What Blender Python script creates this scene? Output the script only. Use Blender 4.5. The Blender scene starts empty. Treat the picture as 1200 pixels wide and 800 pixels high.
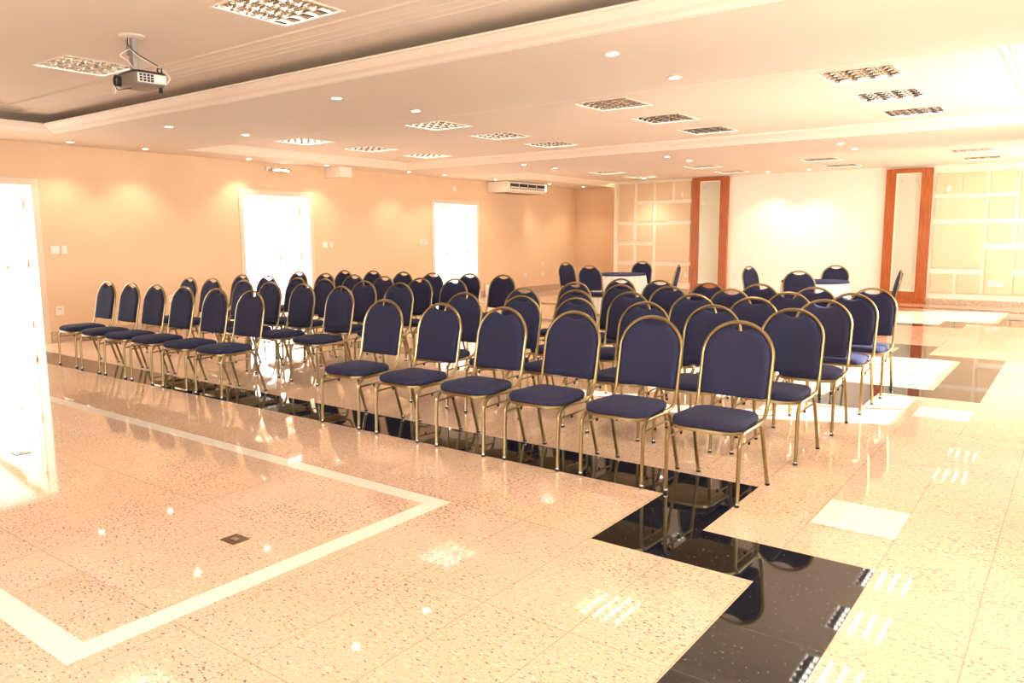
import bpy, bmesh, math, random
from mathutils import Vector, Matrix
random.seed(7)
C = bpy.context.scene.collection
PI = math.pi

# ------------------------------------------------------------------ camera model (focal length in px for a 1200 wide frame)
F, YAW, PITCH, ROLL, EYE = 898.5, 0.6388, -0.13647, -0.00554, 1.44
cy, sy, cp, sp = math.cos(YAW), math.sin(YAW), math.cos(PITCH), math.sin(PITCH)
FW = Vector((-sy*cp, cy*cp, sp)); RT = Vector((cy, sy, 0)); UP = RT.cross(FW)
cr, sr = math.cos(ROLL), math.sin(ROLL)
R2 = RT*cr + UP*sr; U2 = UP*cr - RT*sr
def ray(x, y): return FW + R2*((x-600)/F) - U2*((y-400)/F)
def on_z(x, y, z):
    d = ray(x, y); t = (z-EYE)/d.z
    return Vector((d.x*t, d.y*t, z))
def on_x(x, y, X):
    d = ray(x, y); t = X/d.x
    return Vector((X, d.y*t, EYE+d.z*t))
cam = bpy.data.cameras.new('camera'); cam.sensor_width = 36; cam.lens = F/1200*36
co = bpy.data.objects.new('camera', cam); C.objects.link(co)
M = Matrix((R2, U2, -FW)).transposed().to_4x4(); M.translation = Vector((0, 0, EYE))
co.matrix_world = M; cam.clip_end = 200; cam.clip_start = .05
bpy.context.scene.camera = co

# ------------------------------------------------------------------ room numbers
XL, XR, YB, YF = -11.45, 0.60, 17.86, -2.0
SOF, TRAY, CHI = 2.72, 2.82, 2.95

# ------------------------------------------------------------------ materials
def mat(name, col, rough=.6, metal=0, emis=None, es=0, spec=.5, coat=0):
    m = bpy.data.materials.new(name); m.use_nodes = True
    b = m.node_tree.nodes['Principled BSDF']
    b.inputs['Base Color'].default_value = (*col, 1); b.inputs['Roughness'].default_value = rough
    b.inputs['Metallic'].default_value = metal; b.inputs['Specular IOR Level'].default_value = spec
    b.inputs['Coat Weight'].default_value = coat
    if emis: b.inputs['Emission Color'].default_value = (*emis, 1); b.inputs['Emission Strength'].default_value = es
    return m
class NT:
    def __init__(s, m): s.t = m.node_tree; s.b = s.t.nodes['Principled BSDF']
    def n(s, typ, **kw):
        x = s.t.nodes.new(typ)
        for k, v in kw.items():
            if k in x.inputs: x.inputs[k].default_value = v
            else: setattr(x, k, v)
        return x
    def l(s, a, b): s.t.links.new(a, b)
    def math(s, op, a, b=None, c=None):
        x = s.t.nodes.new('ShaderNodeMath'); x.operation = op
        for i, v in enumerate((a, b, c)):
            if v is None: continue
            if isinstance(v, (int, float)): x.inputs[i].default_value = v
            else: s.l(v, x.inputs[i])
        return x.outputs[0]
    def mix(s, fac, a, b):
        x = s.t.nodes.new('ShaderNodeMix'); x.data_type = 'RGBA'
        for i, v in ((0, fac), (6, a), (7, b)):
            if isinstance(v, (int, float)): x.inputs[i].default_value = v
            elif isinstance(v, tuple): x.inputs[i].default_value = (*v, 1)
            else: s.l(v, x.inputs[i])
        return x.outputs[2]
    def ramp(s, f, p0, p1):
        x = s.t.nodes.new('ShaderNodeMapRange'); x.inputs[1].default_value = p0; x.inputs[2].default_value = p1
        s.l(f, x.inputs[0]); return x.outputs[0]

def paint(name, col, var=.05):
    m = mat(name, col, .75, spec=.25); g = NT(m)
    tc = g.n('ShaderNodeTexCoord'); nz = g.n('ShaderNodeTexNoise', Scale=.9, Detail=4); g.l(tc.outputs['Object'], nz.inputs['Vector'])
    c = g.mix(g.ramp(nz.outputs['Fac'], .35, .65), tuple(v*(1-var) for v in col), col); g.l(c, g.b.inputs['Base Color'])
    return m
def granite(name, joints=True, rough=.045, base=(.80, .58, .43), lo=(.60, .40, .28)):
    m = mat(name, base, rough, spec=.5); g = NT(m)
    g.b.inputs['IOR'].default_value = 1.55
    tc = g.n('ShaderNodeTexCoord')
    mp = g.n('ShaderNodeMapping'); mp.inputs['Rotation'].default_value = (0, 0, .5); mp.inputs['Scale'].default_value = (1, 1.9, 1.4)
    g.l(tc.outputs['Object'], mp.inputs['Vector'])
    def nz(sc, det, src=mp, rough_=.6):
        x = g.n('ShaderNodeTexNoise', Scale=sc, Detail=det, Roughness=rough_); g.l(src.outputs[0], x.inputs['Vector']); return x.outputs['Fac']
    cloud = g.ramp(nz(1.1, 4), .35, .7)
    c = g.mix(cloud, base, tuple(b*.93 for b in base))
    c = g.mix(g.math('MULTIPLY', g.ramp(nz(42, 3), .52, .66), .75), c, lo)                       # tan grains
    c = g.mix(g.math('MULTIPLY', g.ramp(nz(26, 2), .60, .66), .5), c, (.95, .80, .62))           # pale grains
    dens = g.math('MULTIPLY', g.ramp(nz(1.7, 3), .35, .68), .085)
    sp_ = g.math('ADD', nz(46, 2), dens)
    c = g.mix(g.math('MULTIPLY', g.ramp(sp_, .645, .69), .9), c, (.15, .12, .11))                # dark flecks
    if joints:
        sx = g.n('ShaderNodeSeparateXYZ'); g.l(tc.outputs['Object'], sx.inputs[0])
        def line(v, off, pitch, w):
            q = g.math('FRACT', g.math('DIVIDE', g.math('SUBTRACT', v, off), pitch))
            return g.math('LESS_THAN', g.math('ABSOLUTE', g.math('SUBTRACT', q, .5)), w/pitch)
        # joint where fract == .5
        a = line(sx.outputs[0], -.62-.1985, .397, .0016)
        col = g.math('FLOOR', g.math('DIVIDE', g.math('SUBTRACT', sx.outputs[0], -.62), .397))
        sh = g.math('MULTIPLY', g.math('MODULO', g.math('ABSOLUTE', col), 2), .0)
        b_ = line(g.math('ADD', sx.outputs[1], sh), 3.05-.405, .81, .0016)
        j = g.math('MAXIMUM', a, b_)
        # slab to slab tone
        wn = g.n('ShaderNodeTexWhiteNoise'); wn.noise_dimensions = '2D'
        cb = g.n('ShaderNodeCombineXYZ'); g.l(col, cb.inputs[0])
        g.l(g.math('FLOOR', g.math('DIVIDE', g.math('SUBTRACT', sx.outputs[1], 3.05), .81)), cb.inputs[1]); g.l(cb.outputs[0], wn.inputs['Vector'])
        c = g.mix(g.math('MULTIPLY', wn.outputs['Value'], .12), c, tuple(v*.8 for v in base))
        c = g.mix(g.math('MULTIPLY', j, .7), c, (.30, .19, .12))
    g.l(c, g.b.inputs['Base Color'])
    return m
m_gran = granite('granite_peach')
m_gbase = granite('granite_skirting', False, .2, (.62, .45, .32), (.42, .29, .2))
def black_granite():
    m = mat('granite_black', (.012, .013, .015), .03); g = NT(m); g.b.inputs['IOR'].default_value = 1.6
    tc = g.n('ShaderNodeTexCoord')
    vo = g.n('ShaderNodeTexNoise', Scale=60, Detail=2); g.l(tc.outputs['Object'], vo.inputs['Vector'])
    c = g.mix(g.ramp(vo.outputs['Fac'], .68, .74), (.010, .011, .013), (.22, .20, .17))
    sx = g.n('ShaderNodeSeparateXYZ'); g.l(tc.outputs['Object'], sx.inputs[0])
    def line(v, off, pitch, w):
        q = g.math('FRACT', g.math('DIVIDE', g.math('SUBTRACT', v, off), pitch))
        return g.math('LESS_THAN', g.math('ABSOLUTE', g.math('SUBTRACT', q, .5)), w/pitch)
    j = g.math('MAXIMUM', line(sx.outputs[0], -.62-.1965, .393, .002), line(sx.outputs[1], 3.05-.2025, .405, .002))
    c = g.mix(g.math('MULTIPLY', j, .4), c, (.12, .10, .08))
    g.l(c, g.b.inputs['Base Color']); return m
m_black = black_granite()
m_whtile = mat('white_stone', (.92, .88, .78), .06)
m_wall_l = paint('wall_warm', (.85, .63, .42))
m_wall_b = paint('wall_cream', (.95, .91, .82), .02)
m_ceil = paint('ceiling_paint', (.80, .725, .65), .02)
m_trim = mat('cornice_lit', (.93, .86, .79), .6)  # lighter than the ceiling, the light on the cornices put into the colour
m_white = mat('white_enamel', (.93, .91, .86), .35)
m_frame = mat('door_frame_paint', (.84, .72, .58), .5)
m_panel = paint('panel_fabric', (.78, .62, .42), .04)
m_plastic = mat('white_plastic', (.90, .84, .76), .4)
m_glassp = mat('satin_glass', (.66, .67, .55), .02, spec=.8)
m_border = mat('pale_border', (.92, .86, .72), .4)
def wood():
    m = mat('mahogany', (.45, .12, .03), .28); g = NT(m)
    tc = g.n('ShaderNodeTexCoord'); mp = g.n('ShaderNodeMapping'); mp.inputs['Scale'].default_value = (14, 14, 1.2)
    g.l(tc.outputs['Object'], mp.inputs['Vector'])
    nz = g.n('ShaderNodeTexNoise', Scale=2.5, Detail=6, Distortion=.6); g.l(mp.outputs[0], nz.inputs['Vector'])
    g.l(g.mix(g.ramp(nz.outputs['Fac'], .3, .7), (.33, .075, .015), (.52, .15, .035)), g.b.inputs['Base Color']); return m
m_wood = wood()
m_rafter = mat('rafter_wood', (.42, .16, .07), .6)
def fabric():
    m = mat('navy_fabric', (.02, .03, .10), .85, spec=.2); g = NT(m)
    g.b.inputs['Sheen Weight'].default_value = .05; g.b.inputs['Sheen Tint'].default_value = (.5, .55, .9, 1)
    tc = g.n('ShaderNodeTexCoord'); sx = g.n('ShaderNodeSeparateXYZ'); g.l(tc.outputs['Object'], sx.inputs[0])
    yz = g.math('ADD', sx.outputs[1], sx.outputs[2])
    def wv(v, p): return g.math('SINE', g.math('MULTIPLY', v, 2*PI/p))
    a = g.math('MULTIPLY', wv(g.math('ADD', sx.outputs[0], yz), .016), wv(g.math('SUBTRACT', sx.outputs[0], yz), .016))
    c = g.mix(g.math('GREATER_THAN', a, .45), (.008, .024, .060), (.018, .046, .105))
    c = g.mix(g.math('LESS_THAN', a, -.62), c, (.13, .016, .04))
    g.l(c, g.b.inputs['Base Color']); return m
m_fab = fabric()
m_brass = mat('gold_metal', (.34, .27, .14), .30, 1)
m_rubber = mat('black_rubber', (.015, .015, .015), .5)
m_chrome = mat('chrome', (.75, .74, .72), .15, 1)
m_alu = mat('mirror_aluminium', (.62, .60, .56), .12, 1)
m_lampw = mat('lamp_glow', (1, .95, .85), .5, 0, (1, .90, .74), 16)
m_tube = mat('tube_glow', (1, .97, .9), .5, 0, (1, .95, .86), 16)
m_cloth = mat('table_cloth', (.88, .85, .78), .8)
m_navy = mat('navy_cloth', (.02, .03, .12), .8)
m_grey = mat('projector_grey', (.24, .21, .19), .45)
m_light = mat('projector_white', (.80, .76, .70), .4)
m_dark = mat('dark_plastic', (.02, .02, .022), .4)
m_steel = mat('steel', (.42, .41, .42), .35, .8)
m_bronze = mat('bronze_plate', (.20, .12, .06), .35, .6)
m_lens = mat('lens_glass', (.35, .33, .33), .05, .2)
m_pave = mat('porch_paving', (.75, .70, .62), .7)
m_out = mat('porch_white', (.92, .90, .85), .7)

# ------------------------------------------------------------------ mesh helpers
class MB:
    def __init__(s): s.v = []; s.f = []; s.mi = []; s.cur = 0
    def quad(s, a, b, c, d): 
        n = len(s.v); s.v += [tuple(a), tuple(b), tuple(c), tuple(d)]; s.f.append((n, n+1, n+2, n+3)); s.mi.append(s.cur); return s
    def box(s, x0, x1, y0, y1, z0, z1):
        n = len(s.v)
        s.v += [(x, y, z) for z in (z0, z1) for (x, y) in ((x0, y0), (x1, y0), (x1, y1), (x0, y1))]
        for q in ((0, 3, 2, 1), (4, 5, 6, 7), (0, 1, 5, 4), (1, 2, 6, 5), (2, 3, 7, 6), (3, 0, 4, 7)):
            s.f.append(tuple(n+i for i in q)); s.mi.append(s.cur)
        return s
    def tube(s, path, r, n=8, caps=True):
        P = [Vector(p) for p in path]; rs = r if isinstance(r, (list, tuple)) else [r]*len(P)
        t0 = (P[1]-P[0]).normalized(); nrm = t0.orthogonal().normalized(); base = len(s.v)
        for i, p in enumerate(P):
            t = (P[min(i+1, len(P)-1)]-P[max(i-1, 0)]).normalized()
            nrm = (nrm - t*nrm.dot(t)).normalized(); bn = t.cross(nrm)
            for k in range(n):
                a = 2*PI*k/n; s.v.append(tuple(p + (nrm*math.cos(a)+bn*math.sin(a))*rs[i]))
        for i in range(len(P)-1):
            for k in range(n):
                a = base+i*n+k; b = base+i*n+(k+1) % n
                s.f.append((a, b, b+n, a+n)); s.mi.append(s.cur)
        if caps:
            s.f.append(tuple(base+k for k in range(n))[::-1]); s.mi.append(s.cur)
            e = base+(len(P)-1)*n; s.f.append(tuple(e+k for k in range(n))); s.mi.append(s.cur)
        return s
    def rings(s, rings, cap0=True, cap1=True, closed=True):
        base = len(s.v); n = len(rings[0])
        for r in rings: s.v += [tuple(p) for p in r]
        for i in range(len(rings)-1):
            for k in range(n if closed else n-1):
                a = base+i*n+k; b = base+i*n+(k+1) % n
                s.f.append((a, b, b+n, a+n)); s.mi.append(s.cur)
        if cap0: s.f.append(tuple(base+k for k in range(n))[::-1]); s.mi.append(s.cur)
        if cap1: e = base+(len(rings)-1)*n; s.f.append(tuple(e+k for k in range(n))); s.mi.append(s.cur)
        return s
    def lathe(s, prof, c=(0, 0, 0), n=24, caps=True):
        return s.rings([[(c[0]+r*math.cos(2*PI*k/n), c[1]+r*math.sin(2*PI*k/n), c[2]+z) for k in range(n)] for r, z in prof], caps, caps)
    def build(s, name, mats, parent=None, smooth=False, bevel=0):
        me = bpy.data.meshes.new(name); me.from_pydata(s.v, [], s.f)
        mats = mats if isinstance(mats, (list, tuple)) else [mats]
        for m in mats: me.materials.append(m)
        for p, i in zip(me.polygons, s.mi): p.material_index = i; p.use_smooth = smooth
        me.update()
        bm = bmesh.new(); bm.from_mesh(me)
        if bevel or not smooth:
            bmesh.ops.remove_doubles(bm, verts=bm.verts, dist=1e-5)
        bmesh.ops.recalc_face_normals(bm, faces=bm.faces); bm.to_mesh(me); bm.free()
        o = bpy.data.objects.new(name, me); C.objects.link(o)
        if bevel:
            b = o.modifiers.new('bevel', 'BEVEL'); b.width = bevel; b.segments = 2; b.limit_method = 'ANGLE'
        if smooth: 
            try: me.set_sharp_from_angle(angle=math.radians(40))
            except Exception: pass
        if parent: o.parent = parent
        return o
def tag(o, label, cat, group=None):
    o['label'] = label; o['category'] = cat
    if group: o['group'] = group
    return o
def thing(name, label, cat, loc=(0, 0, 0), rz=0, group=None):
    o = bpy.data.objects.new(name, None); C.objects.link(o); o.location = loc; o.rotation_euler = (0, 0, rz)
    o.empty_display_size = .1
    return tag(o, label, cat, group)
def struct(o): o['kind'] = 'structure'; return o
def dup(root, loc, rz, label, group=None):
    def cp(o, par):
        c = o.copy(); C.objects.link(c); c.parent = par
        for ch in [x for x in bpy.data.objects if x.parent == o]: cp(ch, c)
        return c
    kids = KIDS.get(root.name)
    r = root.copy(); C.objects.link(r); r.location = loc; r.rotation_euler = (0, 0, rz); r['label'] = label
    if group: r['group'] = group
    for ch in kids[0]:
        c = ch.copy(); C.objects.link(c); c.parent = r
        for g in kids[1].get(ch.name, []):
            d = g.copy(); C.objects.link(d); d.parent = c
    return r
KIDS = {}
def register(root):
    ch = [o for o in bpy.data.objects if o.parent == root]
    KIDS[root.name] = (ch, {c.name: [o for o in bpy.data.objects if o.parent == c] for c in ch})
def cells(xs, ys, z, keep, mb=None):
    """horizontal faces on the grid xs*ys at height z; keep(x, y) gives a material index or None"""
    mb = mb or MB(); xs = sorted(set(round(x, 4) for x in xs)); ys = sorted(set(round(y, 4) for y in ys))
    idx = {}
    def vi(i, j):
        if (i, j) not in idx: idx[(i, j)] = len(mb.v); mb.v.append((xs[i], ys[j], z))
        return idx[(i, j)]
    for i in range(len(xs)-1):
        for j in range(len(ys)-1):
            k = keep((xs[i]+xs[i+1])/2, (ys[j]+ys[j+1])/2)
            if k is None: continue
            mb.f.append((vi(i, j), vi(i+1, j), vi(i+1, j+1), vi(i, j+1))); mb.mi.append(k)
    return mb
def inr(r, x, y): return r[0] < x < r[1] and r[2] < y < r[3]

# ------------------------------------------------------------------ FLOOR with its inlays
BX = [-1.80, -1.405, -1.01, -.62]
BLACK = [(-11.4, -1.405, 3.85, 4.27), (-1.80, -1.405, 3.05, 3.86), (-1.405, -.62, 3.05, 3.46), (-1.01, -.62, -1.2, 3.06),
         (-9.9, -1.41, 6.76, 7.16), (-1.80, -1.41, 7.15, 7.94), (-1.41, -.62, 7.55, 7.94), (-1.03, -.62, 7.93, 10.30),
         (-1.80, -1.02, 9.93, 10.30), (-1.80, -1.41, 10.29, 11.12), (-9.9, -1.79, 10.75, 11.12),
         (-1.78, -1.42, 13.45, 14.5), (-1.42, -.62, 14.1, 14.5), (-1.02, -.62, 14.5, 16.9), (-9.9, -1.02, 16.68, 17.0), (-9.9, -1.78, 13.45, 13.85)]
WHITE = [(-1.01, -.62, 3.88, 4.30), (-1.01, -.62, 6.72, 7.15), (-1.8, -1.41, 4.27, 4.27)]
ring_o = (-10.9, -2.68, 1.05, 3.04); ring_i = (-10.8, -2.79, 1.155, 2.935)
xs = [XL-.3, XR+.3]; ys = [YF-.2, YB+.7]
for r in BLACK+WHITE+[ring_o, ring_i]: xs += r[:2]; ys += r[2:]
def fkeep(x, y):
    for r in BLACK:
        if inr(r, x, y): return 1
    for r in WHITE:
        if inr(r, x, y): return 2
    if inr(ring_o, x, y) and not inr(ring_i, x, y): return 2
    return 0
struct(cells(xs, ys, 0, fkeep).build('floor', [m_gran, m_black, m_whtile]))

# ------------------------------------------------------------------ CEILING
T1 = (-10.25, -.40, -.6, 4.42); T2 = (-10.72, -.30, 6.42, 11.02); T3 = (-10.28, -.30, 12.95, YB)
I1 = (-9.90, -.75, -.25, 3.80); I2 = (-10.36, -.62, 6.78, 10.66); I3 = (-9.93, -.62, 13.3, YB)
FX2 = [(x, y) for x in (-9.22, -6.64, -4.14, -1.68) for y in (7.40, 8.68, 9.98)]
FX3 = [(x, y) for x in (-8.60, -6.38, -4.07, -1.64) for y in (15.15, 16.75)]
FX1 = [(-7.22, 3.42), (-4.44, 3.38)]
S = .30
cm = MB()
def ckeep(x, y): return None if inr(T1, x, y) or inr(T2, x, y) or inr((T3[0], T3[1], T3[2], YB+1), x, y) else 0
cells([XL-.3, XR+.3, *T1[:2], *T2[:2], *T3[:2]], [YF-.2, YB+.7, *T1[2:], *T2[2:], *T3[2:]], SOF, ckeep, cm)
def tray_top(I, z, fx):
    xs = list(I[:2]); ys = list(I[2:])
    for x, y in fx: xs += [x-S, x+S]; ys += [y-S, y+S]
    cells(xs, ys, z, lambda x, y: None if any(abs(x-a) < S and abs(y-b) < S for a, b in fx) else 0, cm)
tray_top((I1[0]-.02, I1[1]+.02, I1[2]-.02, I1[3]+.02), CHI, FX1)
tray_top(I2, TRAY, FX2); tray_top(I3, TRAY, FX3)
struct(cm.build('ceiling', m_ceil))
def rect_ring(R_, prof, three=False):
    """prof: (outset from R_, z) swept round the rectangle"""
    mb = MB(); rings = []
    for d, z in prof:
        x0, x1, y0, y1 = R_[0]-d, R_[1]+d, R_[2]-d, R_[3]+(0 if three else d)
        rings.append([(x0, y1, z), (x0, y0, z), (x1, y0, z), (x1, y1, z)])
    mb.rings(rings, False, False, closed=not three); return mb
def crown(I, T, z):
    w = T[1]-I[1] if True else 0
    w = .36
    prof = [(0, z), (0, z-.012), (.05, z-.012), (.06, z-.022), (.10, z-.030), (.16, z-.040), (.22, z-.058), (.255, z-.075), (.26, z-.084), (.31, z-.084), (.32, z-.092), (.36, z-.094), (.36, z-.10)]
    return prof
struct(rect_ring(I2, crown(I2, T2, TRAY)).build('trim_1', m_trim))
struct(rect_ring(I3, crown(I3, T3, TRAY), True).build('trim_2', m_trim))
# tray one: stepped inner moulding, a dark cove behind a hollow cornice lip
struct(rect_ring(I1, [(0, CHI), (0, CHI-.016), (.035, CHI-.018), (.05, CHI-.012), (.12, CHI-.022), (.125, CHI-.026), (.19, CHI-.034), (.195, CHI-.038), (.25, CHI-.044), (.255, CHI-.048), (.62, CHI-.060), (.80, CHI-.064), (.80, 2.74)]).build('trim_3', m_ceil))
struct(rect_ring((T1[0], T1[1], T1[2], T1[3]), [(.2, 2.735), (-.10, 2.76), (-.16, 2.80), (-.185, 2.802), (-.20, 2.797), (-.195, 2.785), (-.175, 2.782), (-.15, 2.765), (-.11, 2.74), (-.06, 2.728), (-.045, 2.722), (-.03, 2.712), (0, 2.708), (.03, 2.712), (.03, SOF)]).build('trim_4', m_trim))

# ------------------------------------------------------------------ WALLS
def wall_holes(axis, pos, a0, a1, thick, holes, z1=2.95):
    """wall with rectangular holes; axis 'x': plane x=pos..pos+thick running along y"""
    As = sorted(set([a0, a1]+[h[0] for h in holes]+[h[1] for h in holes])); Zs = sorted(set([0, z1]+[h[2] for h in holes]+[h[3] for h in holes]))
    mb = MB()
    solid = {}
    for i in range(len(As)-1):
        for j in range(len(Zs)-1):
            am, zm = (As[i]+As[i+1])/2, (Zs[j]+Zs[j+1])/2
            solid[i, j] = not any(h[0] < am < h[1] and h[2] < zm < h[3] for h in holes)
    def P(a, t, z): return (pos+t, a, z) if axis == 'x' else (a, pos+t, z)
    for (i, j), s_ in solid.items():
        if not s_: continue
        A0, A1, Z0, Z1 = As[i], As[i+1], Zs[j], Zs[j+1]
        for t in (0, thick): mb.quad(P(A0, t, Z0), P(A1, t, Z0), P(A1, t, Z1), P(A0, t, Z1))
        if not solid.get((i-1, j), False): mb.quad(P(A0, 0, Z0), P(A0, thick, Z0), P(A0, thick, Z1), P(A0, 0, Z1))
        if not solid.get((i+1, j), False): mb.quad(P(A1, 0, Z0), P(A1, thick, Z0), P(A1, thick, Z1), P(A1, 0, Z1))
        if not solid.get((i, j-1), False): mb.quad(P(A0, 0, Z0), P(A1, 0, Z0), P(A1, thick, Z0), P(A0, thick, Z0))
        if not solid.get((i, j+1), False): mb.quad(P(A0, 0, Z1), P(A1, 0, Z1), P(A1, thick, Z1), P(A0, thick, Z1))
    return mb
DOORS = [(3.10, 4.59), (7.82, 9.22), (12.58, 14.06)]
DH = 2.17
YR = YB+.55     # recessed bay at the left end of the back wall
struct(wall_holes('x', XL, YF-.2, YR+.2, -.25, [(a, b, 0, DH) for a, b in DOORS]).build('wall_left', m_wall_l))
struct(MB().box(XL, -9.80, YR, YR+.2, 0, 2.95).build('wall_recess', m_wall_l))
struct(MB().box(-9.83, XR+.3, YB, YR+.2, 0, 2.95).build('wall_back', m_wall_b))
WINS = [(-1.5, .9, .85, 2.3), (1.6, 4.9, .85, 2.3), (7.0, 10.9, .85, 2.3), (14.8, 17.4, .85, 2.3)]  # the near two openings are unseen, added to let in more skylight
struct(wall_holes('x', XR, YF-.2, YR+.2, .15, WINS).build('wall_right', m_wall_b))
FWIN = [(-4.6, -1.2, .85, 2.30)]
struct(wall_holes('y', YF, XL-.2, XR+.3, -.2, FWIN).build('wall_front', m_wall_l))
# ceiling above the soffit keeps daylight out
struct(MB().box(XL-.3, XR+.3, YF-.2, YR+.2, 3.15, 3.25).build('ceiling_slab', m_ceil))
# skirting
segs = [(YF, 3.02), (4.67, 7.74), (9.30, 12.50), (14.14, YR)]
mb = MB()
for a, b in segs: mb.box(XL, XL+.018, a, b, 0, .15)
struct(mb.build('baseboard_left', m_gbase))
struct(MB().box(XL, -9.83, YR-.018, YR, 0, .15).build('baseboard_recess', m_gbase))
mb = MB(); mb.box(-9.83, -7.74, YB-.045, YB, 0, .12); mb.box(-6.84, -3.44, YB-.02, YB, 0, .12); mb.box(-2.58, XR, YB-.045, YB, 0, .12)
struct(mb.build('baseboard_back', m_gbase))
struct(MB().box(-9.90, -9.82, YB-.05, YB+.55, 0, 2.9).build('trim_5', m_border))
# window frames on the right and front walls (out of view, the far two on the right carve the sunlight)
def win_frame(name, fixed, a0, a1, z0, z1, axis, n):
    mb = MB()
    def bx(A0, A1, Z0, Z1):
        if axis == 'x': mb.box(fixed-.02, fixed+.03, A0, A1, Z0, Z1)
        else: mb.box(A0, A1, fixed-.03, fixed+.02, Z0, Z1)
    bx(a0, a1, z0, z0+.05); bx(a0, a1, z1-.05, z1)
    for k in range(n+1):
        c = a0+.025+(a1-a0-.05)*k/n; bx(c-.025, c+.025, z0, z1)
    struct(mb.build(name, m_white))
for i, (a, b, c, d) in enumerate(WINS): win_frame('window_%d' % (i+1), XR+.08, a, b, c, d, 'x', max(2, round((b-a)/.65)))
for i, (a, b, c, d) in enumerate(FWIN): win_frame('window_%d' % (i+5), YF-.1, a, b, c, d, 'y', 4)

# ------------------------------------------------------------------ doors (frame + leaf swung out on the far jamb)
for i, (a, b) in enumerate(DOORS):
    mb = MB(); w = .075
    e = .014; mb.box(XL-.26, XL+.02, a-w, a+e, 0, DH+w); mb.box(XL-.26, XL+.02, b-e, b+w, 0, DH+w); mb.box(XL-.26, XL+.02, a+e, b-e, DH-e, DH+w)
    struct(mb.build('door_%d' % (i+1), m_frame, bevel=.004))
    d = bpy.data.objects['door_%d' % (i+1)]
    lf = MB(); lw = (b-a)/2-.02
    lf.box(XL-.27-lw, XL-.27, b-.02, b+.02, .01, DH-.01)
    for zz in ((.15, .95), (1.05, DH-.15)): lf.box(XL-.27-lw+.1, XL-.37, b-.03, b+.03, *zz)
    lf = lf.build('door_leaf', m_white, d, bevel=.004)
    for z in (.25, 1.1, 1.9):
        MB().tube([(XL-.262, b-.028, z-.05), (XL-.262, b-.028, z+.05)], .009).build('hinge', m_brass, lf)
    MB().box(XL-.27-lw+.04, XL-.27-lw+.08, b-.06, b-.02, 1.0, 1.06).build('door_handle', m_brass, lf)
# porch outside the doors
struct(MB().box(-17, XL-.25, 0, 21, -.12, -.02).build('trim_6', m_pave))
def sloped(y0, y1, t0, t1):
    a, b = XL-.25, -14.8; za, zb = 2.72, 2.22
    return MB().rings([[(x, y0, z+t0), (x, y1, z+t0), (x, y1, z+t1), (x, y0, z+t1)] for x, z in ((a, za), (b, zb))])
struct(sloped(0, 21, .14, .19).build('trim_7', m_out))
for k in range(28):
    y = .7+k*.72
    struct(sloped(y-.035, y+.035, 0, .14).build('trim_%d' % (40+k), m_rafter))

m_dark_ground = mat('dark_ground', (.10, .11, .06), .9)  # unseen dark ground, added to cut daylight bounced onto the near ceiling
struct(MB().box(XL-6, XR+2, -26, YF-.2, -.12, -.02).build('trim_32', m_dark_ground))
struct(MB().box(XR+.15, XR+4.2, -3.5, 6.35, 2.36, 2.44).build('trim_30', m_out))  # unseen canopy added to block direct sun through the near right windows
struct(MB().box(XR+.15, XR+8, -5, 22, -.12, -.02).build('trim_31', m_pave))
# ------------------------------------------------------------------ back wall: two panelled bays
def rpan(mb, x0, x1, z0, z1, t=.045):
    mb.box(x0, x1, YB-t, YB-.018, z0, z1)
def bay(name, label, xa, xb, rects):
    t = thing(name, label, 'wall panelling', ((xa+xb)/2, YB, 0), 0)
    ox = (xa+xb)/2
    b = MB().box(xa-ox, xb-ox, -.02, 0, .12, 2.80); b.build('backboard', m_border, t)
    for (x0, z1, x1, z0) in rects:
        MB().box(x0-ox, x1-ox, -.055, -.018, z0, z1).build('panel', m_panel, t, bevel=.006)
    return t
gl = [(-9.76, 2.74, -9.33, 1.80), (-9.23, 2.74, -8.80, 2.31), (-8.72, 2.74, -8.30, 2.31), (-8.20, 2.74, -7.78, 2.31), (-9.23, 2.22, -8.80, 1.80),
      (-8.70, 2.22, -7.78, 1.80), (-9.76, 1.71, -9.33, 1.30), (-9.23, 1.71, -8.80, 1.30), (-8.70, 1.71, -7.78, .79), (-9.76, 1.20, -9.33, .79),
      (-9.23, 1.20, -8.80, .28), (-9.76, .69, -9.33, .28), (-8.70, .69, -7.78, .28)]
gr = [(-2.50, 2.64, -2.09, 2.23), (-2.04, 2.64, -1.63, 2.23), (-1.56, 2.64, -1.13, 2.23), (-1.06, 2.64, -.64, 1.73), (-2.50, 2.14, -1.63, 1.73), (-1.56, 2.14, -1.13, 1.73),
      (-2.50, 1.64, -1.62, .75), (-1.55, 1.64, -1.13, 1.25), (-1.06, 1.64, -.64, 1.25), (-1.55, 1.14, -1.10, .25), (-1.06, 1.14, -.64, .74), (-2.50, .64, -2.09, .25), (-2.02, .64, -1.61, .25), (-1.06, .64, -.64, .25),
      (-.56, 2.64, .1, 1.73), (-.56, 1.64, .1, .74), (-.56, .64, .1, .25)]
bay('panelled_wall_bay', 'white wall grid with tan panels left of the left wooden frame', -9.82, -7.75, gl)
bay('panelled_wall_bay', 'pale sunlit wall grid with cream panels at the far right', -2.57, .2, gr)
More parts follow.
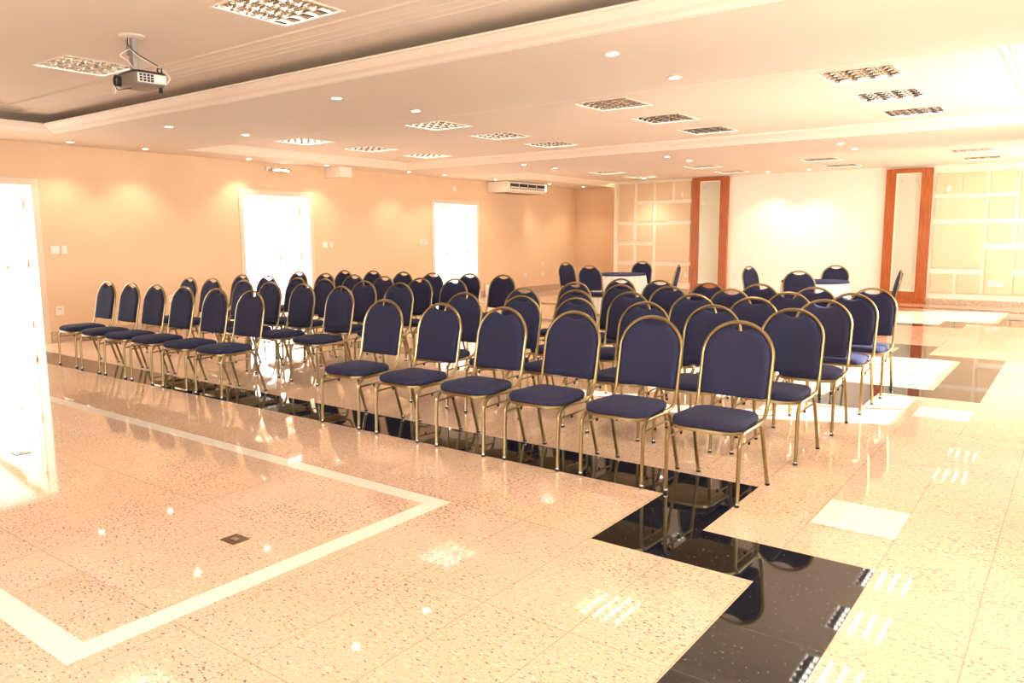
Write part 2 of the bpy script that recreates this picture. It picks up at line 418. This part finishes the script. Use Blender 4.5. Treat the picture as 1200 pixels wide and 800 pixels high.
def glass_frame(label, x0, x1, gx0, gx1, zt, gz0, gz1):
    ox = (x0+x1)/2; t = thing('wooden_framed_panel', label, 'wall panel', (ox, YB, 0))
    f = MB(); y0, y1 = -.085, 0
    f.box(x0-ox, gx0-ox, y0, y1, .06, zt); f.box(gx1-ox, x1-ox, y0, y1, .06, zt)
    f.box(gx0-ox, gx1-ox, y0, y1, .06, gz0); f.box(gx0-ox, gx1-ox, y0, y1, gz1, zt)
    f.build('wooden_frame', m_wood, t, bevel=.004)
    b = MB(); w = .025
    b.box(gx0-ox, gx0-ox+w, -.06, 0, gz0, gz1); b.box(gx1-ox-w, gx1-ox, -.06, 0, gz0, gz1); b.box(gx0-ox+w, gx1-ox-w, -.06, 0, gz0, gz0+w); b.box(gx0-ox+w, gx1-ox-w, -.06, 0, gz1-w, gz1)
    b.build('inner_border', m_border, t)
    g = MB().box(gx0-ox+w, gx1-ox-w, -.035, 0, gz0+w, gz1-w).build('glass_pane', m_glassp, t)
    for sx in (gx0-ox+.1, gx1-ox-.1):
        for sz in (gz0+.15, gz1-.15):
            MB().rings([[(sx+.012*math.cos(a*PI/4), y, sz+.012*math.sin(a*PI/4)) for a in range(8)] for y in (-.035, -.045)]).build('screw', m_steel, g)
    MB().box(x0-ox-.02, x1-ox+.02, -.12, 0, 0, .06).build('plinth', m_wood, t)
glass_frame('tall reddish wooden frame around a grey satin glass, left of the white wall', -7.74, -6.84, -7.55, -7.04, 2.80, .27, 2.72)
glass_frame('tall reddish wooden frame around a cream pane, right of the white wall', -3.44, -2.58, -3.25, -2.78, 2.77, .25, 2.68)

# ------------------------------------------------------------------ recessed louvre fixtures
def make_fixture(label, loc, group):
    t = thing('louvre_light', label, 'ceiling light', loc, 0, group)
    w = .295
    f = MB()
    for s in (-1, 1):
        f.box(s*.303-.010, s*.303+.010, -.313, .313, -.005, .004); f.box(-.293, .293, s*.303-.010, s*.303+.010, -.005, .004)
    f.build('frame', m_plastic, t)
    h = MB(); h.quad((-w, -w, .09), (w, -w, .09), (w, w, .09), (-w, w, .09))
    for a, b in (((-w, -w), (w, -w)), ((w, -w), (w, w)), ((w, w), (-w, w)), ((-w, w), (-w, -w))): h.quad((*a, 0), (*b, 0), (*b, .09), (*a, .09))
    h.build('housing', m_alu, t)
    lv = MB(); p = 2*w/4
    for k in range(5):                                    # parabolic ribs between the four troughs
        x = -w+p*k; d = .016
        for s in (-1, 1):
            if (k == 0 and s < 0) or (k == 4 and s > 0): continue
            pr = [(x+s*.002, 0), (x+s*.004, .015), (x+s*.009, .032), (x+s*.018, .045)]
            for (xa, za), (xb, zb) in zip(pr[:-1], pr[1:]): lv.quad((xa, -w, za), (xa, w, za), (xb, w, zb), (xb, -w, zb))
    for k in range(4):                                    # cross blades, deeper at the ends than in the middle
        xc = -w+p*(k+.5)
        for j in range(1, 5):
            y = -w+2*w*j/5
            for s in (-1, 1):
                n = 6
                for q in range(n):
                    xa = xc-p/2+p*q/n; xb = xc-p/2+p*(q+1)/n
                    def zt(x): u = (x-xc)/(p/2); return .002+.012*(1-u*u)*0+.0
                    def zu(x): u = (x-xc)/(p/2); return .018+.026*u*u
                    lv.quad((xa, y+s*.002, 0), (xb, y+s*.002, 0), (xb, y+s*.010, zu(xb)), (xa, y+s*.010, zu(xa)))
    lv.build('louvre', m_alu, t)
    for k in range(4):
        xc = -w+p*(k+.5)
        MB().tube([(xc, -w+.02, .065), (xc, w-.02, .065)], .012, 8).build('lamp_tube', m_tube, t)
    register(t); return t
num = ['first', 'second', 'third', 'fourth', 'fifth', 'sixth', 'seventh']
fx0 = None
def fixture(x, y, z, label, group):
    global fx0
    if fx0 is None: fx0 = make_fixture(label, (x, y, z), group); return
    dup(fx0, (x, y, z), 0, label, group)
fixture(*FX1[0], CHI, 'square louvre light in the near raised ceiling, left of the projector', 'louvre lights in the near ceiling tray')
fixture(*FX1[1], CHI, 'square louvre light in the near raised ceiling at the top edge, right of the projector', 'louvre lights in the near ceiling tray')
rown = ['nearest', 'middle', 'farthest']
for i, (x, y) in enumerate(FX2):
    fixture(x, y, TRAY, 'louvre light in the middle tray, %s of three in %s column from left' % (rown[i % 3], num[i//3]), 'louvre lights in the middle ceiling tray')
for i, (x, y) in enumerate(FX3):
    fixture(x, y, TRAY, 'louvre light in the far tray, %s of two in %s column from left' % (('nearer', 'farther')[i % 2], num[i//2]), 'louvre lights in the far ceiling tray')

# ------------------------------------------------------------------ downlights
DL = [(-10.98, 4.92, 'above the left wall, left of door one area, first along the wall'), (-10.98, 5.95, 'second along the left wall'),
      (-8.62, 4.97, 'right of the projector cable, first of the pair left of the chairs'), (-8.56, 5.95, 'behind the first one right of the projector'),
      (-5.68, 4.94, ''), (-5.62, 5.93, ''), (-2.80, 4.98, ''), (-2.80, 6.02, ''),
      (-11.10, 7.75, ''), (-11.03, 9.31, ''), (-10.89, 11.27, ''), (-10.85, 12.28, ''), (-8.23, 11.47, ''), (-8.21, 12.45, ''), (-10.86, 14.03, ''),
      (-10.77, 16.1, ''), (-10.71, 17.6, ''), (-5.61, 11.85, ''), (-5.6, 12.7, ''), (-2.89, 11.75, ''), (-2.9, 12.6, '')]
DLL = ['round downlight over the left wall corner, nearest the left edge of the photo', 'round downlight beside the left wall, second from the left edge',
       'round downlight on the near soffit just right of the projector', 'round downlight on the near soffit, above the left wall emergency lamp',
       'round downlight on the near soffit, nearer of the pair right of the projector lights', 'round downlight on the near soffit, just above the first louvre light of the second column',
       'large bright round downlight on the near soffit below the big cornice', 'round downlight on the near soffit, rightmost one above the second louvre column',
       'round downlight near the left wall, just left of the emergency lamp', 'round downlight near the left wall, above the cream boxed corner',
       'round downlight near the left wall, right of the cream box', 'round downlight near the left wall, left of the third doorway',
       'round downlight on the far soffit, nearer of two above the air conditioner', 'round downlight on the far soffit, farther of two above the air conditioner',
       'round downlight right over the end of the air conditioner', 'round downlight beside the far tray cornice, behind the air conditioner',
       'round downlight at the far left corner of the room below the cornice', 'round downlight on the far soffit, nearer one in front of the left wooden frame',
       'round downlight on the far soffit, farther one in front of the left wooden frame', 'round downlight on the far soffit, nearer one in front of the white wall',
       'round downlight on the far soffit, farther one in front of the white wall']
dl0 = None
DL += [(-5.75, 17.25, 't'), (-4.85, 17.2, 't'), (-8.75, 17.2, 't')]
DLL += ['tiny downlight at the top of the white wall, left of two', 'tiny downlight at the top of the white wall, right of two', 'tiny downlight over the tan panels left of the left wooden frame']
for (x, y, _), lab in zip(DL, DLL):
    zz = TRAY if _ == 't' else SOF
    if dl0 is None:
        dl0 = thing('downlight', lab, 'downlight', (x, y, SOF), 0, 'round downlights in the soffits')
        MB().lathe([(.055, .0), (.060, -.006), (.048, -.010), (.040, -.004), (.040, .0)], n=20, caps=False).build('trim_ring', m_white, dl0, True)
        MB().lathe([(.041, -.003), (.03, -.009), (.012, -.012)], n=16).build('bulb', m_lampw, dl0, True)
        register(dl0)
    else: dup(dl0, (x, y, zz), 0, lab)
    sl = bpy.data.lights.new('downlight_beam', 'SPOT'); sl.energy = 60 if _ == 't' else 26; sl.color = (1, .83, .62); sl.spot_size = math.radians(105); sl.spot_blend = .7; sl.shadow_soft_size = .03
    so = bpy.data.objects.new('downlight_beam', sl); C.objects.link(so); so.location = (x, y, zz-.03)

# ------------------------------------------------------------------ banquet chair
def cr_path(pts, n=5):
    P = [Vector(p) for p in pts]; P = [P[0]*2-P[1]]+P+[P[-1]*2-P[-2]]; out = []
    for i in range(1, len(P)-2):
        for k in range(n):
            t = k/n; a, b, c, d = P[i-1:i+3]
            out.append(.5*((2*b)+(c-a)*t+(2*a-5*b+4*c-d)*t*t+(3*b-a-3*c+d)*t**3))
    out.append(P[-2]); return out
def rrect(x0f, x1f, yf, yb, wf, wb, r, n=5):
    """outline, front half-width wf and rear half-width wb, corners rounded by r"""
    pts = []
    for cx_, cy_, a0 in ((wb-r*.7, yb-r*.7, 0), (-wb+r*.7, yb-r*.7, 90), (-wf+r, yf+r, 180), (wf-r, yf+r, 270)):
        rr = r if cy_ < 0 else r*.7
        for k in range(n+1):
            a = math.radians(a0+90*k/n); pts.append((cx_+rr*math.cos(a), cy_+rr*math.sin(a)))
    return pts
def yb_(z): return .185+(z-.44)*.205
def make_chair(label, loc, rz, group):
    t = thing('banquet_chair', label, 'chair', loc, rz, group)
    # cushion
    o = rrect(0, 0, -.246, .150, .204, .192, .10)
    def ring(sc, z): return [(x*sc, (y+.03)*sc-.03, z) for x, y in o]
    MB().rings([ring(.94, .400), ring(.985, .404), ring(1.005, .413), ring(1.01, .423), ring(1.0, .434), ring(.97, .443), ring(.91, .450), ring(.80, .456), ring(.62, .461), ring(.38, .464), ring(.12, .465)]).build('seat', m_fab, t, True)
    MB().rings([ring(.93, .380), ring(.99, .382), ring(.995, .391), ring(.99, .400), ring(.93, .402)]).build('seat_frame', m_brass, t, True)
    # backrest pad
    pts = []
    zb, za, W, H = .508, .735, .200, .186
    pts += [(-.192, zb+.012), (-.180, zb), (0, zb-.004), (.180, zb), (.192, zb+.012), (.196, .60), (.199, .67)]
    n = 22
    for k in range(n+1):
        a = PI*k/n; x = W*math.cos(a); z = za+H*math.sin(a)
        u = abs(x)/.078
        if u < 1: z -= .040*(1-u*u)**.8
        pts.append((x, z))
    pts += [(-.199, .67), (-.196, .60)]
    cz = .70
    def pr(sc, off): return [(x*sc, yb_(cz+(z-cz)*sc)+off+(.012*(1-(x*sc/.2)**2)), cz+(z-cz)*sc) for x, z in pts]
    MB().rings([pr(.3, -.026), pr(.80, -.026), pr(.94, -.022), pr(.985, -.014), pr(1, -.004), pr(1, .006), pr(.985, .014), pr(.93, .018), pr(.3, .018)]).build('backrest', m_fab, t, True)
    # back loop
    path = [(.200, .03, .397), (.205, .10, .400), (.208, .150, .415), (.209, .178, .45)]
    path = [tuple(p) for p in cr_path(path, 4)] + [(.210, yb_(z), z) for z in (.50, .56, .62, .68, .725)]
    arc = [(.211*math.cos(PI*k/20), yb_(.735+.198*math.sin(PI*k/20)), .735+.198*math.sin(PI*k/20)) for k in range(21)]
    full = path + arc + [(-x, y, z) for x, y, z in reversed(path)]
    MB().tube(full, .0115, 8).build('back_frame', m_brass, t, True)
    for s in (-1, 1):
        fl = [(s*.207, -.232, .012), (s*.207, -.228, .15), (s*.207, -.224, .30), (s*.206, -.215, .345), (s*.204, -.180, .380), (s*.202, -.13, .388), (s*.202, .02, .390), (s*.202, .04, .390)]
        l1 = MB().tube(cr_path(fl, 4), .0115, 8).build('leg', m_brass, t, True)
        rl = [(s*.202, .04, .390), (s*.202, .09, .388), (s*.203, .118, .368), (s*.205, .135, .33), (s*.209, .172, .20), (s*.212, .229, .012)]
        l2 = MB().tube(cr_path(rl, 4), .0115, 8).build('leg', m_brass, t, True)
        for lg, (x, y) in ((l1, (s*.207, -.2325)), (l2, (s*.212, .2305))):
            mb = MB(); mb.lathe([(.010, 0), (.014, .002), (.014, .014), (.0125, .016)], (x, y, 0), 10); mb.cur = 1
            mb.lathe([(.0135, .016), (.0135, .024)], (x, y, 0), 10); mb.build('rubber_foot', [m_rubber, m_chrome], lg, True)
        st = MB().tube([(s*.200, -.225, .322), (s*.200, .132, .334)], .006, 6).build('stretcher', m_brass, t, True)
        MB().lathe([(.004, .008), (.008, .006), (.008, -.012), (.004, -.014)], (s*.199, -.06, .318), 8).build('bumper', m_rubber, st, True)
    register(t); return t
chair0 = None
def chair(x, y, rz, label, group):
    global chair0
    if chair0 is None: chair0 = make_chair(label, (x, y, 0), rz, group); return chair0
    return dup(chair0, (x, y, 0), rz, label, group)
ordn = ['leftmost', 'second from the left', 'third from the left', 'third from the right', 'second from the right', 'rightmost']
rowl = ['front', 'second', 'third', 'fourth', 'back']
front_l = [(-9.22, 3.92), (-8.62, 3.89), (-8.085, 3.89), (-7.52, 3.88), (-6.92, 3.88), (-6.345, 3.88)]
front_r = [(-4.5, 3.84), (-3.885, 3.83), (-3.29, 3.83), (-2.715, 3.85), (-2.145, 3.86), (-1.59, 3.87)]
tops = {('L', 1): [(221.5, 327.3), (249, 328), (286, 329.5), (317.5, 331.5), (355.5, 333.3), (399.7, 335.7)],
        ('L', 2): [(283.8, 323.3), (314.5, 324.5), (348.5, 326.3), (381, 327.3), (427.5, 329.3), (469.5, 331.2)],
        ('L', 3): [(350.5, 319.2), (381.7, 320.7), (415.5, 322), (450, 323.3), (493, 325.5), (533, 326.3)],
        ('L', 4): [(403.5, 317), (437, 317), (472.7, 318.3), (507.5, 319.5), (550, 320.3), (590, 321.8)],
        ('R', 1): [(545, 342.7), (611.7, 346.5), (675.7, 349), (757.5, 353.7), (837, 357.3), (930, 361.4)],
        ('R', 2): [(614.7, 336.8), (675.7, 339.7), (738.7, 342), (814, 344.5), (884, 348), (968, 351)],
        ('R', 3): [(675, 330.3), (727.5, 333.3), (786, 335), (856, 338), (925, 342), (1000, 343.4)],
        ('R', 4): [(727.5, 326.3), (773.5, 328), (830, 331.2), (891, 332.6), (956, 336.4), (1024, 337.4)]}
AP = .28
for blk in 'LR':
    bn = 'left' if blk == 'L' else 'right'; grp = 'banquet chairs in the %s block' % bn
    for r in range(5):
        for c in range(6):
            if r == 0: x, y = (front_l if blk == 'L' else front_r)[c]; y += .23
            else:
                px, py = tops[blk, r][c]
                b = max(0, min(3.5, (450-px)/300*3.5)) if blk == 'L' else 0
                p = on_z(px, py-b, .94); x, y = p.x, p.y-AP
            rz = math.radians(random.uniform(-2, 2)) if r else math.radians(random.uniform(-1, 1))
            if (blk, r, c) == ('L', 0, 5): rz = 0
            chair(x, y, rz, 'navy chair with gold legs, %s, %s row, %s block' % (ordn[c], rowl[r], bn), grp)
def chair_at(px, py, face, label, group, out):
    p = on_z(px, py, .94); p.x -= out*math.sin(face); p.y += out*math.cos(face)          # apex; the chair faces along 'face' (radians, 0 = -y)
    x = p.x + AP*math.sin(face); y = p.y - AP*math.cos(face)
    return chair(x, y, face, label, group)
for tb, tn, cs in (('left', 'round table by the left wooden frame', [(668, 307.5, 70), (694, 310.5, 12), (750, 306, 172), (787, 310, -72)]),
                   ('right', 'round table by the white wall', [(888, 312, 70), (939, 316.5, 14), (976, 311.5, 180), (1041, 316, -72)])):
    for (px, py, a), w in zip(cs, ('at the left side of', 'in front of', 'behind', 'at the right side of')):
        # rotate so that the chair's front (-y) points to the table
        chair_at(px, py, math.radians({'at the left side of': 75, 'in front of': 188, 'behind': 5, 'at the right side of': -75}[w]), 'navy chair %s the %s' % (w, tn), 'chairs around the far tables', {'behind': .30, 'in front of': .2}.get(w, .16) if tb == 'right' else .12)

# ------------------------------------------------------------------ far tables
def table(x, y, dia, label, cl, ov):
    t = thing('round_table', label, 'table', (x, y, 0), 0, 'round tables at the back')
    r = dia/2-.01
    MB().lathe([(r-.02, .71), (r-.005, .715), (r-.005, .735), (r-.02, .738)], n=40).build('tabletop', m_wood, t, True)
    for k in range(4):
        a = PI/4+k*PI/2; q = r*.55
        MB().tube([(q*math.cos(a), q*math.sin(a), .71), (q*1.15*math.cos(a), q*1.15*math.sin(a), 0)], .016).build('leg', m_steel, t, True)
    n = 144; R_ = []
    R_.append([(.02*math.cos(2*PI*k/n), .02*math.sin(2*PI*k/n), .742) for k in range(n)])
    R_.append([((r-.02)*math.cos(2*PI*k/n), (r-.02)*math.sin(2*PI*k/n), .742) for k in range(n)])
    for z, am in ((.736, 0), (.70, .006), (.6, .014), (.4, .022), (.2, .028), (.03, .032)):
        ring = []
        for k in range(n):
            a = 2*PI*k/n; rr = r+.006+(.742-z)*.09+am*math.sin(24*a+1.3*math.sin(3*a)); ring.append((rr*math.cos(a), rr*math.sin(a), z))
        R_.append(ring)
    c = MB().rings(R_, True, False).build('tablecloth', m_cloth, None, True); c.location = (x, y, 0)
    tag(c, cl, 'tablecloth', 'white tablecloths'); c['group'] = 'white tablecloths'
    ov_ = MB().lathe([(.02, .7465), (r-.03, .7465), (r+.008, .744), (r+.013, .73), (r+.016, .715)], n=48, caps=False)
    o = ov_.build('table_topper', m_navy, None, True); o.location = (x, y, .004)
    tag(o, ov, 'table topper', 'navy table toppers')
table(-6.85, 12.58, .94, 'round table under cloth in front of the left wooden frame', 'white pleated cloth hanging to the floor on the left far table', 'navy blue topper on the left far table')
table(-3.25, 12.1, .96, 'round table under cloth in front of the white wall', 'white pleated cloth hanging to the floor on the right far table', 'navy blue topper on the right far table')

# ------------------------------------------------------------------ projector
t = thing('ceiling_projector', 'grey projector hanging from the near raised ceiling on a metal pole', 'projector', (-5.89, 3.15, CHI), math.radians(-4))
MB().lathe([(.095, 0), (.09, -.010), (.06, -.016), (.03, -.02)], n=32).build('ceiling_plate', m_light, t, True)
po = MB(); po.box(-.035, .035, -.02, .02, -.27, -.02); po.build('pole', m_steel, t, bevel=.004)
MB().box(-.045, -.037, -.03, .03, -.14, -.03).build('pole_clamp', m_steel, t)
# body: top plate dark, shell grey
PY = .05; pw, pd = .165, .125
def body_ring(sx, y_, z): 
    n = 28; out = []
    for k in range(n):
        a = 2*PI*k/n; c, s_ = math.cos(a), math.sin(a); e = .35
        out.append((pw*sx*math.copysign(abs(c)**e, c), PY+pd*sx*math.copysign(abs(s_)**e, s_)+.0*y_, z))
    return out
bd = MB().rings([body_ring(.86, 0, -.372), body_ring(.95, 0, -.366), body_ring(1, 0, -.35), body_ring(1, 0, -.285)]).build('body', m_grey, t, True)
MB().rings([body_ring(1.01, 0, -.286), body_ring(.99, 0, -.272), body_ring(.9, 0, -.268)]).build('top_cover', m_dark, t, True)
sd = MB().box(pw-.004, pw+.004, PY-.105, PY+.11, -.358, -.292).build('side_panel', m_light, t, bevel=.003)
vb = MB(); 
for i in range(4):
    for j in range(3): vb.box(pw+.002, pw+.007, PY-.092+i*.028, PY-.072+i*.028, -.352+j*.02, -.337+j*.02)
vb.build('vent_grille', m_dark, sd)
MB().box(pw+.002, pw+.006, PY+.03, PY+.10, -.345, -.315).build('port_cover', m_out, sd)
LX, LY = -.10, PY-pd
def disc(rr, dy, x=LX, z=-.325): return [(x+rr*math.cos(2*PI*k/20), LY+dy, z+rr*math.sin(2*PI*k/20)) for k in range(20)]
ln = MB().rings([disc(.042, .01), disc(.042, -.03), disc(.034, -.03), disc(.030, -.005)], False, False).build('lens_ring', m_dark, t, True)
MB().rings([disc(.034, -.01), disc(.02, -.02), disc(.004, -.024)]).build('lens', m_lens, ln, True)
MB().rings([disc(.028, -.03, LX-.02, -.395), disc(.028, -.038, LX-.02, -.395)]).build('lens_cap', m_light, ln, True)
MB().tube(cr_path([(LX, LY-.03, -.368), (LX+.02, LY-.02, -.395), (LX+.09, LY+.05, -.380)]), .003, 5).build('cap_cord', m_dark, ln, True)
MB().tube([(.11, PY+.09, -.372), (.11, PY+.09, -.415)], [.012, .018], 8).build('foot', m_dark, t, True)
MB().tube(cr_path([(.12, PY+.07, -.268), (.12, PY+.07, -.238), (.14, PY+.09, -.238), (.14, PY+.09, -.268)]), .006, 6).build('mount_bracket', m_dark, t, True)
MB().tube(cr_path([(.0, -.03, -.02), (.03, -.04, -.09), (.06, .0, -.15), (.10, .08, -.20), (.14, .14, -.24), (.17, .185, -.30), (.16, .17, -.345)]), .005, 6).build('white_cable', m_light, t, True)
MB().tube(cr_path([(.0, -.035, -.02), (.03, -.045, -.08), (.065, .0, -.14), (.10, .07, -.185), (.13, .12, -.22)]), .004, 6).build('black_cable', m_dark, t, True)
MB().tube(cr_path([(.02, -.03, -.10), (-.02, -.09, -.15), (.01, -.05, -.19), (.03, .0, -.27)]), .0035, 6).build('white_cable', m_light, t, True)

# ------------------------------------------------------------------ air conditioner
X0 = XL
a = on_x(571, 212, XL); ylen = on_x(644, 220, XL+.62).y - a.y
t = thing('air_conditioner', 'long cream air conditioner mounted under the ceiling on the left wall', 'air conditioner', (XL, a.y, 2.46))
L_ = min(1.6, max(1.1, ylen)); D_ = .62
pro = [(0, .0), (.50, -.0), (.59, .03), (.62, .07), (.62, .225), (.60, .25), (0, .25)]
b = MB(); b.rings([[(x, y, z) for x, z in pro] for y in (0, L_)]); b.build('body', m_plastic, t, bevel=.012)
for k in range(4):
    y0 = .08+k*(L_-.16)/4; y1 = y0+(L_-.16)/4-.03
    v = MB().box(.619, .624, y0, y1, .085, .20).build('air_vent', m_dark, t)
    MB().box(.622, .630, y0+.01, y1-.01, .10, .13).build('vane', m_plastic, v)
MB().box(.02, .55, .03, L_-.03, .25, .262).build('mounting_rail', m_dark, t)
MB().box(.1, .5, .1, L_-.1, -.008, .0).build('intake_grille', m_grey, t)
# emergency lamp
t = thing('emergency_lamp', 'white tubular emergency lamp high on the left wall above the second doorway', 'emergency lamp', (XL, 8.40, 2.60))
MB().box(0, .05, -.10, -.02, -.02, .05).build('bracket', m_white, t, bevel=.004)
MB().tube([(.07, -.02, -.005), (.07, .0, -.005), (.07, .36, -.005), (.07, .38, -.005)], [.03, .042, .042, .03], 14).build('lamp_cover', m_chrome, t, True)
MB().tube([(.115, .04, -.005), (.115, .15, -.005)], .012, 8).build('bulb', m_tube, t, True)
MB().tube([(.115, .20, -.005), (.115, .31, -.005)], .012, 8).build('bulb', m_tube, t, True)
MB().tube([(.07, -.07, .0), (.07, -.02, -.005)], .02, 8).build('end_cap', m_chrome, t, True)
# boxed corner
t = MB().box(0, .42, 0, .30, 0, .185).build('ceiling_box', m_plastic, None, bevel=.004); t.location = (XL, 9.60, SOF-.187)
tag(t, 'cream boxed casing under the ceiling edge, right of the emergency lamp', 'box')
# wall plates
def plate(x, y, z, w, h, label, kind='switch', axis='x'):
    t = thing('wall_switch' if kind == 'switch' else 'power_socket' if kind == 'socket' else 'wall_sensor', label, {'switch': 'switch', 'socket': 'socket', 'sensor': 'sensor'}[kind], (x, y, z), 0 if axis == 'x' else -PI/2)
    MB().box(0, .010, -w/2, w/2, -h/2, h/2).build('cover_plate', m_plastic, t, bevel=.003)
    if kind == 'switch':
        n = 3 if w > .09 else 1
        for k in range(n):
            q = (k-(n-1)/2)*.028; MB().box(.009, .015, q-.011, q+.011, -.028, .028).build('rocker', m_white, t)
    elif kind == 'socket':
        for q in (-.012, .012): MB().box(.009, .0115, q-.004, q+.004, -.003+.02, .008+.02).build('socket_hole', m_dark, t)
    else: MB().box(.009, .03, -w/3, w/3, -h/3, h/3).build('sensor_head', m_white, t)
plate(XL, 4.815, 1.285, .115, .115, 'wide switch plate right of the leftmost doorway')
plate(XL, 4.935, 1.285, .07, .115, 'narrow switch plate, right one beside the leftmost doorway')
plate(XL, 4.81, .445, .11, .12, 'white double socket low on the wall right of the leftmost doorway', 'socket')
plate(XL, 6.46, .50, .09, .12, 'white socket low on the left wall behind the left block chairs', 'socket')
plate(XL, 9.55, 1.30, .115, .115, 'square switch plate right of the middle doorway')
plate(XL, 9.70, 1.30, .07, .115, 'narrow switch plate right of the middle doorway, next to the square one')
plate(XL, 12.17, 1.33, .07, .13, 'narrow switch plate left of the third doorway')
plate(XL, 12.31, 1.33, .115, .13, 'square switch plate left of the third doorway')
plate(XL, 13.28, 2.50, .09, .11, 'small white sensor high above the third doorway', 'sensor')
plate(XL, 16.0, .46, .11, .11, 'white socket low on the left wall right of the third doorway, with a dark dot', 'socket')
plate(XL, 16.8, .72, .10, .11, 'upper white socket of two near the far left corner', 'socket')
plate(XL, 16.8, .45, .10, .11, 'lower white socket of two near the far left corner', 'socket')
plate(-8.11, YB-.055, .48, .10, .10, 'square socket low on the left panelled bay', 'socket', 'y')
plate(-7.86, YB-.055, .47, .07, .11, 'narrow socket low on the left panelled bay', 'socket', 'y')
plate(-8.00, YB-.055, 2.43, .07, .12, 'small white sensor on the top right tan panel of the left bay', 'sensor', 'y')
plate(-2.28, YB-.055, 2.34, .07, .12, 'small white sensor on the top left cream panel of the right bay', 'sensor', 'y')
plate(-1.43, YB-.055, .455, .12, .12, 'left white socket of two on the right panelled bay', 'socket', 'y')
plate(-1.29, YB-.055, .455, .12, .12, 'right white socket of two on the right panelled bay', 'socket', 'y')
plate(-6.66, YB, .48, .10, .10, 'faint white socket low at the left end of the white wall', 'socket', 'y')
b = thing('white_box', 'small white box standing on the floor right of the third doorway', 'box', (XL+.12, 14.42, 0))
MB().box(-.09, .09, -.11, .11, 0, .30).build('body', m_white, b, bevel=.004); MB().box(.09, .10, -.02, .02, .18, .22).build('button', m_dark, b)
# floor socket covers
def fbox(x, y, label):
    t = thing('floor_socket', label, 'floor socket', (x, y, 0), 0, 'metal floor socket covers')
    MB().box(-.055, .055, -.045, .045, 0, .004).build('cover_plate', m_bronze, t, bevel=.001)
    MB().box(-.018, .018, -.012, .012, .004, .007).build('latch', m_steel, t)
fbox(-3.18, 2.035, 'bronze floor socket cover inside the white rectangle, near the photo centre left')
fbox(-5.70, 2.07, 'shiny floor socket cover near the left edge of the photo')

# ------------------------------------------------------------------ light
w = bpy.data.worlds.new('sky'); bpy.context.scene.world = w; w.use_nodes = True
bg = w.node_tree.nodes['Background']; bg.inputs['Color'].default_value = (1.0, .97, .92, 1); bg.inputs['Strength'].default_value = 10.0
sun = bpy.data.lights.new('sun', 'SUN'); sun.energy = 22; sun.angle = math.radians(.6); sun.color = (1, .95, .87)
so = bpy.data.objects.new('sun', sun); C.objects.link(so)
so.rotation_euler = Vector((-.92, -.39, -.47)).to_track_quat('-Z', 'Y').to_euler()
def portal(name, loc, sx, sy_, nrm):
    l = bpy.data.lights.new(name, 'AREA'); l.shape = 'RECTANGLE'; l.size = sx; l.size_y = sy_; l.cycles.is_portal = True
    o = bpy.data.objects.new(name, l); C.objects.link(o); o.location = loc
    z = -Vector(nrm).normalized(); x = Vector((0, 0, 1)).cross(z).normalized(); y = z.cross(x)
    m = Matrix((x, y, z)).transposed().to_4x4(); m.translation = loc; o.matrix_world = m
for a, b, c, d in WINS: portal('window_portal', (XR+.18, (a+b)/2, (c+d)/2), b-a, d-c, (-1, 0, 0))
for a, b, c, d in FWIN: portal('window_portal', ((a+b)/2, YF-.22, (c+d)/2), b-a, d-c, (0, 1, 0))
for a, b in DOORS: portal('door_portal', (XL-.27, (a+b)/2, DH/2), b-a, DH, (1, 0, 0))

sc = bpy.context.scene
sc.view_settings.view_transform = 'Standard'; sc.view_settings.look = 'None'; sc.view_settings.gamma = 1; sc.view_settings.use_curve_mapping = False
sc.view_settings.exposure = 0.42
sc.cycles.max_bounces = 10; sc.cycles.diffuse_bounces = 6; sc.cycles.sample_clamp_indirect = 8
sc.cycles.use_light_tree = True
